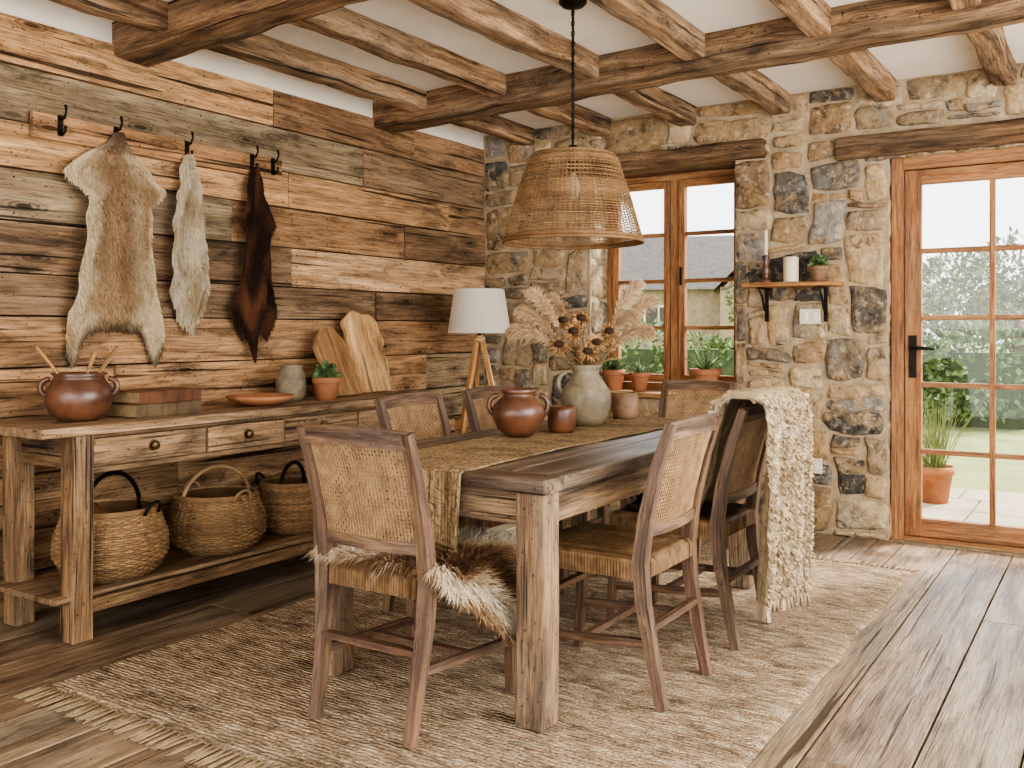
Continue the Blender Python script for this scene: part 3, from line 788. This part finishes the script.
def dflower(lat,dep,zt,r=.048,c=(1,1,1)):
    P=right*lat+fwd*dep+V(0,0,zt); m.tube([V(0,0,.12),V(0,0,.3)+(P-V(0,0,zt))*.3,P],.0028,M_stem,5)
    N=(V(0,0,.5)-fwd*.9+right*lat*2).normalized()
    a=N.cross(V(0,0,1)).normalized();b=N.cross(a)
    for k in range(100):
        an=R.uniform(0,6.28); d=(a*math.cos(an)+b*math.sin(an))+N*R.uniform(-.1,.9)
        m.blade(P,d,r*R.uniform(.8,1.25),.007,.1,M_pamp,jit((.62,.45,.30),.3))
    m.lathe([(0,-r*.3),(r*.4,-r*.2),(r*.5,0),(r*.4,r*.25),(0,r*.4)],M_soil,tuple(P+N*r*.3),14)
for q in ((-.06,-.05,.42),(.04,-.07,.37),(-.02,.02,.48),(.1,-.03,.42),(-.12,-.02,.36),(.0,-.09,.33),(-.1,.04,.47)): dflower(*q)
for k in range(90):
    a=R.uniform(0,6.28);el=R.uniform(.5,1.4);L=R.uniform(.1,.24); d=V(math.cos(a)*math.cos(el),math.sin(a)*math.cos(el),math.sin(el))
    m.blade(V(0,0,.26),d,L,.006,.3,M_pamp,jit((.5,.4,.28),.3))
m.obj('dried_flower_vase',(1.863,-1.905,TZ+.001))
# ------------------------------------------------------------------ sill & shelf
pot_plant('potted_succulent.001',(1.00,.10,WZ0+.001),.075,.14,'bush',5)
pot_plant('potted_aloe',(1.19,.10,WZ0+.001),.065,.125,'spiky',6)
pot_plant('potted_aloe.001',(1.66,.08,WZ0+.001),.10,.16,'spiky',8)
m=MB(); m.box((2.0,-.21,1.455),(2.55,-.03,1.48),W_lite,0,(.9,.68,.5),4,.001)
m.obj('wall_shelf',bevel=.003)
for i,x in enumerate((2.10,2.45)):
    m=MB(); m.box((x-.011,-.045,1.25),(x+.011,-.036,1.454),M_iron,2); m.box((x-.011,-.2,1.446),(x+.011,-.036,1.454),M_iron,1)
    m.tube([(x,-.04,1.29),(x,-.09,1.33),(x,-.12,1.39),(x,-.185,1.445)],.006,M_iron,6)
    m.obj('shelf_bracket' if i==0 else 'shelf_bracket.001')
m=MB(); m.lathe([(0,0),(.035,0),(.036,.012),(.016,.022),(.02,.05),(.027,.07),(.018,.10),(.015,.13),(.022,.15),(.022,.165),(0,.165)],M_glaze,n=20)
m.lathe([(0,.16),(.011,.16),(.010,.315),(.004,.32),(0,.32)],M_wax,n=14); m.tube([(0,0,.318),(0.001,0,.33)],.001,M_iron,4)
m.obj('candlestick',(2.12,-.12,1.481))
m=MB(); m.lathe([(0,0),(.043,0),(.044,.005),(.044,.145),(.036,.15),(0,.143)],M_wax,n=28); m.tube([(0,0,.143),(0,.001,.158)],.0012,M_iron,4); m.obj('pillar_candle',(2.27,-.12,1.481))
pot_plant('potted_succulent.002',(2.43,-.12,1.481),.06,.09,'bush',9,M_tan)
def plate(name,x,z):
    m=MB(); m.box((x-.06,-.05,z-.045),(x+.06,-.034,z+.045),M_white,0)
    for dx in (-.026,.026): m.box((x+dx-.013,-.054,z-.022),(x+dx+.013,-.048,z+.022),M_wax,2)
    m.obj(name,bevel=.003)
plate('light_switch',2.36,1.28); plate('wall_socket',2.37,.40)
# ------------------------------------------------------------------ throw
m=MB()
PR=[(0,2.55,.50),(.14,2.60,.62),(.3,2.665,.82),(.36,2.70,.925),(.40,2.745,.955),(.44,2.79,.93),(.5,2.805,.84),(.75,2.80,.54),(1,2.80,.25)]
def kb(u,v):
    w=u+.012*math.sin(v*31)
    return abs(math.sin(w*math.pi*13))*(.55+.45*abs(math.sin(v*math.pi*40+(math.floor(w*13)%2)*1.57)))
def thr(u,v):
    x,z=lerp_tab(PR,v)
    y=-2.37+.49*u
    y+= -.20*max(0,v-.42) + .02*math.sin(v*7)*(v>.5) + .03*noise.noise(V(u*2,v*5,4))
    fold=.040*math.sin(u*14+v*2.0)*min(1,abs(v-.4)*3)
    side=1 if v>.4 else -1
    x+=side*(fold+.034)
    x+=.03*math.sin(u*math.pi)*side
    b=.014*kb(u,v)
    x+=side*b; z+=b*(1 if .3<v<.5 else 0)
    z+= .10*noise.noise(V(u*3,2,0))*(v>.8)*(v-.8)*5
    return V(x-2.75,y+2.1,z)
def tthr(u,v):
    q=.60+.30*kb(u,v); return (q,q*.93,q*.82)
m.sheet(thr,150,300,M_knit,tthr)
for k in range(16000):
    u,v=R.random(),R.random();p=thr(u,v)
    m.blade(p,V((1 if v>.4 else -1)*1,R.uniform(-1,1),R.uniform(-1.4,.3)),.020,.0011,.3,M_hair,jit(tuple(hx('#b5a184')[i]*(.7+.4*kb(u,v)) for i in range(3)),.18))
for k in range(60):
    u=k/60; p=thr(u,1)
    for q in range(3): m.blade(p,V(R.uniform(-.2,.2),R.uniform(-.3,.3),-1),.06,.003,.0,M_hair,jit(hx('#a8947a'),.2))
m.obj('knitted_throw',(2.75,-2.1,0),solid=.012)
# sheepskins on seats
def sheepskin(name,cx_,cy_,rx,ry,z0,colf,n=11000,L=.05,ex=.235,ey=.24,ccx=None,ccy=None):
    m=MB(); ccx=cx_ if ccx is None else ccx; ccy=cy_ if ccy is None else ccy
    def fn(u,v):
        a=u*2*math.pi; r=math.sqrt(v)*(1+.12*math.sin(a*3+1)+.08*math.sin(a*5))
        x=cx_+rx*r*math.cos(a);y=cy_+ry*r*math.sin(a); z=z0
        ox=abs(x-ccx)-ex
        if ox>0: z-=ox*1.0; x=ccx+math.copysign(ex+ox*.25,x-ccx)
        oy=abs(y-ccy)-ey
        if oy>0: z-=oy*1.0; y=ccy+math.copysign(ey+oy*.25,y-ccy)
        if y<ccy-.19: y=ccy-.19
        return V(x-ccx,y-ccy,z-.01*(1-v)+.012)
    m.sheet(fn,48,14,M_skin,lambda u,v:colf(u,v))
    for _ in range(n):
        u,v=R.random(),R.random(); p=fn(u,v); a=u*6.283
        d=V(math.cos(a)*.7,math.sin(a)*.7,.75)+V(R.uniform(-.5,.5),R.uniform(-.5,.5),R.uniform(-.3,.3))
        m.blade(p,d,L*R.uniform(.6,1.2),.002,.75 if v>.6 else .35,M_hair,colf(u,v))
    return m.obj(name,(ccx,ccy,0))
def c_s1(u,v):
    n=noise.noise(V(math.cos(u*6.28)*v*2.2,math.sin(u*6.28)*v*2.2,4))
    if n>.02: return jit(mixc(hx('#c9b391'),hx('#dccbb0'),n*3))
    return jit(mixc(hx('#b8966c'),hx('#5f432e'),.35-n*2.4))
sheepskin('sheepskin',2.08,-3.25,.40,.31,.489,c_s1,32000,.075,ccx=2.015,ccy=-3.31)
sheepskin('sheepskin.001',1.60,-2.43,.22,.2,.485,lambda u,v:jit(hx('#403227'),.35),6000,.035,ccx=1.57,ccy=-2.43)
sheepskin('sheepskin.002',2.40,-2.10,.2,.18,.485,lambda u,v:jit(hx('#4c3d30'),.35),6000,.035,ccx=2.425,ccy=-2.10)
# ------------------------------------------------------------------ OUTSIDE
M_lawn=plain('lawn',hx('#6d7a46'),hx('#969c63'),2,.95,.6,60,dist=.03)
M_slab=plain('patio_slab',hx('#94876f'),hx('#b0a48d'),4,.85,.4,30)
M_roof=plain('slate_roof',hx('#45423e'),hx('#5c5853'),6,.8,.5,30)
M_house=plain('house_stone',hx('#8a7a62'),hx('#a8977c'),5,.9,.6,12,dist=.03)
M_trunk=plain('bark',hx('#5e4c3a'),hx('#7c6850'),9,.9,.8,20)
m=MB(); m.box((-60,.36,-.3),(60,90,-.075),M_lawn,1)
m.obj('garden_lawn')
m=MB(); rr=random.Random(2)
for j in range(4):
    y=.40+j*.5
    x=-1
    while x<7:
        w=rr.choice([.45,.6,.75]); q=rr.uniform(.85,1.1)
        m.box((x+.006,y+.006,-.07),(x+w-.006,y+.494,-.035),M_slab,0,(q,q,q)); x+=w
m.obj('patio_paving',bevel=.006)
def foliage(m,c,r,n,size,col,a=.3):
    c=Vector(c)
    for _ in range(n):
        d=V(R.gauss(0,1),R.gauss(0,1),R.gauss(0,1)).normalized(); q=R.uniform(.75,1.05)
        p=c+V(d.x*r[0],d.y*r[1],d.z*r[2])*q
        p+=noise.noise_vector(p*1.5)*min(r)*.3
        dd=d+V(R.uniform(-1,1),R.uniform(-1,1),R.uniform(-1,1))
        if p.z<.08: p.z=.08+R.random()*.1; dd.z=abs(dd.z)
        m.blade(p,dd,size,size*.3,.0,M_green,jit(col,a))
m=MB()
for k in range(18):
    x=-14.6+k*1.0; foliage(m,(x,8.2+.3*math.sin(k),.5),(.75,.6,.75+.1*math.sin(k*2.3)),1200,.09,(1.0,1.05,.75))
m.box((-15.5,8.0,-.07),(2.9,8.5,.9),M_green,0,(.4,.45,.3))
m.obj('garden_hedge')
m=MB(); m.box((3.1,9.3,-.07),(14,9.7,1.15),M_mortar,0,(.7,.7,.7))
stones(m,(3.1,9.3,-.07),(1,0,0),(0,0,1),(0,-1,0),8,1.22,[],cell=.09,depth=.05,sd=8,gr=4)
m.obj('garden_wall')
def tree(name,loc,h,r,col,n=3600):
    m=MB(); m.tube([(0,0,.01),(.05,0,h*.3),(0,.1,h*.7)],[.16,.12,.05],M_trunk)
    for k in range(8):
        a=k*.8;b=V(0,0,h*.35); e=V(math.cos(a)*r*.8,math.sin(a)*r*.8,h*.5+.15*k); m.tube([b,b.lerp(e,.5)+V(0,0,.2),e],[.06,.04,.015],M_trunk,6)
        foliage(m,e,(r*.5,r*.5,r*.45),n//8,.12,col)
    return m.obj(name,loc)
tree('garden_tree',(2.3,14,-.07),2.6,1.5,(1.0,.9,.68)); tree('garden_tree.001',(-2.2,17,-.07),2.6,1.6,(.95,.9,.68)); tree('garden_tree.002',(5.6,18,-.07),2.4,1.8,(1.05,.92,.72))
tree('garden_tree.003',(.2,21,-.07),2.6,2.0,(1.0,.9,.7)); tree('garden_tree.004',(3.4,22,-.07),2.2,2.2,(1.05,.95,.75)); tree('garden_tree.005',(-14.5,21,-.07),2.6,2.0,(1.0,.9,.7))
m=MB()
m.box((-4.5,0,0),(4.5,5,2.7),M_house,0)
rf=[V(-4.8,-.3,2.6),V(4.8,-.3,2.6),V(4.8,2.5,4.6),V(-4.8,2.5,4.6),V(4.8,5.3,2.6),V(-4.8,5.3,2.6)]
m.add(rf,[(0,1,2,3),(3,2,4,5),(0,3,5),(1,4,2)],M_roof)
m.box((1.2,-1.8,0),(4.0,0.1,2.6),M_house,0)
g=[V(1,-2.0,2.5),V(2.6,-2.0,4.1),V(4.2,-2.0,2.5),V(1,2.0,2.5),V(2.6,2.0,4.1),V(4.2,2,2.5)]
m.add(g,[(0,1,4,3),(1,2,5,4)],M_roof); m.add([V(1.2,-1.8,2.5),V(4,-1.8,2.5),V(2.6,-1.8,3.9)],[(0,1,2)],M_house)
for x,yy in ((2.6,-1.83),(-.8,-.03),(-3,-.03)):
    m.box((x-.5,yy,1.1),(x+.5,yy+.02,2.1),M_white,0); m.box((x-.42,yy-.01,1.18),(x-.03,yy,2.02),M_roof,0); m.box((x+.03,yy-.01,1.18),(x+.42,yy,2.02),M_roof,0)
m.box((-3.4,2.2,4.2),(-2.8,2.8,5.2),M_house,2)
m.obj('neighbour_house',(-8.2,23.5,-.07),.35)
m=MB(); m.box((-4,0,0),(4,5,2.6),M_house,0); m.add([V(-4.3,-.3,2.5),V(4.3,-.3,2.5),V(4.3,2.5,4.3),V(-4.3,2.5,4.3),V(4.3,5.3,2.5),V(-4.3,5.3,2.5)],[(0,1,2,3),(3,2,4,5),(0,3,5),(1,4,2)],M_roof); m.obj('neighbour_house.001',(11,27,-.07),-.1)
m=MB(); vessel(m,[(.09,0),(.12,.2),(.135,.21),(.135,.26)],M_terra,wall=.012); m.lathe([(0,.24),(.12,.24)],M_soil,caps=False)
for k in range(110):
    a=R.uniform(0,6.28);el=R.uniform(1.0,1.52); d=V(math.cos(a)*math.cos(el),math.sin(a)*math.cos(el),math.sin(el))
    m.blade(V(R.uniform(-.07,.07),R.uniform(-.07,.07),.24),d,R.uniform(.35,.8),.0035,.15,M_green,jit((1.5,1.35,1.0),.3))
m.obj('potted_grass',(2.78,1.65,-.034))
# ------------------------------------------------------------------ LIGHT
w=bpy.data.worlds.new('World');bpy.context.scene.world=w;w.use_nodes=True
bg=w.node_tree.nodes['Background'];bg.inputs[0].default_value=(.985,.99,1,1);bg.inputs[1].default_value=2.7
s=bpy.data.lights.new('sun','SUN');s.energy=9;s.angle=math.radians(9);s.color=(1,.94,.86)
so=bpy.data.objects.new('sun',s);bpy.context.collection.objects.link(so)
so.rotation_euler=V(-.42,-.62,-.72).to_track_quat('-Z','Y').to_euler()
def area(name,loc,tgt,sx,sy,e,col=(1,.97,.93)):
    l=bpy.data.lights.new(name,'AREA');l.shape='RECTANGLE';l.size=sx;l.size_y=sy;l.energy=e;l.color=col
    o=bpy.data.objects.new(name,l);bpy.context.collection.objects.link(o);o.location=loc
    o.rotation_euler=(Vector(tgt)-Vector(loc)).to_track_quat('-Z','Y').to_euler()
area('fill_light',(3.2,-7.9,1.9),(1.2,-1.5,.9),3.5,1.4,50)  # added fill behind the camera to brighten the interior, not a lamp of the room
area('fill_light.001',(5.25,-3.0,1.7),(.5,-2.0,1.2),3.0,1.6,110)  # second added fill, out of frame on the right, no real fitting there
# ------------------------------------------------------------------ CAMERA
c=bpy.data.cameras.new('cam');co=bpy.data.objects.new('cam',c);bpy.context.collection.objects.link(co)
co.location=(3.90,-5.684,1.2);co.rotation_euler=(math.pi/2,0,math.radians(32.81));c.lens=33.15;c.sensor_width=36;c.shift_y=-.0527
c.clip_start=.05;c.clip_end=300
bpy.context.scene.camera=co
vs_=bpy.context.scene.view_settings
vs_.view_transform='AgX'
try: vs_.look='AgX - Medium High Contrast'
except Exception: pass
vs_.exposure=0.42
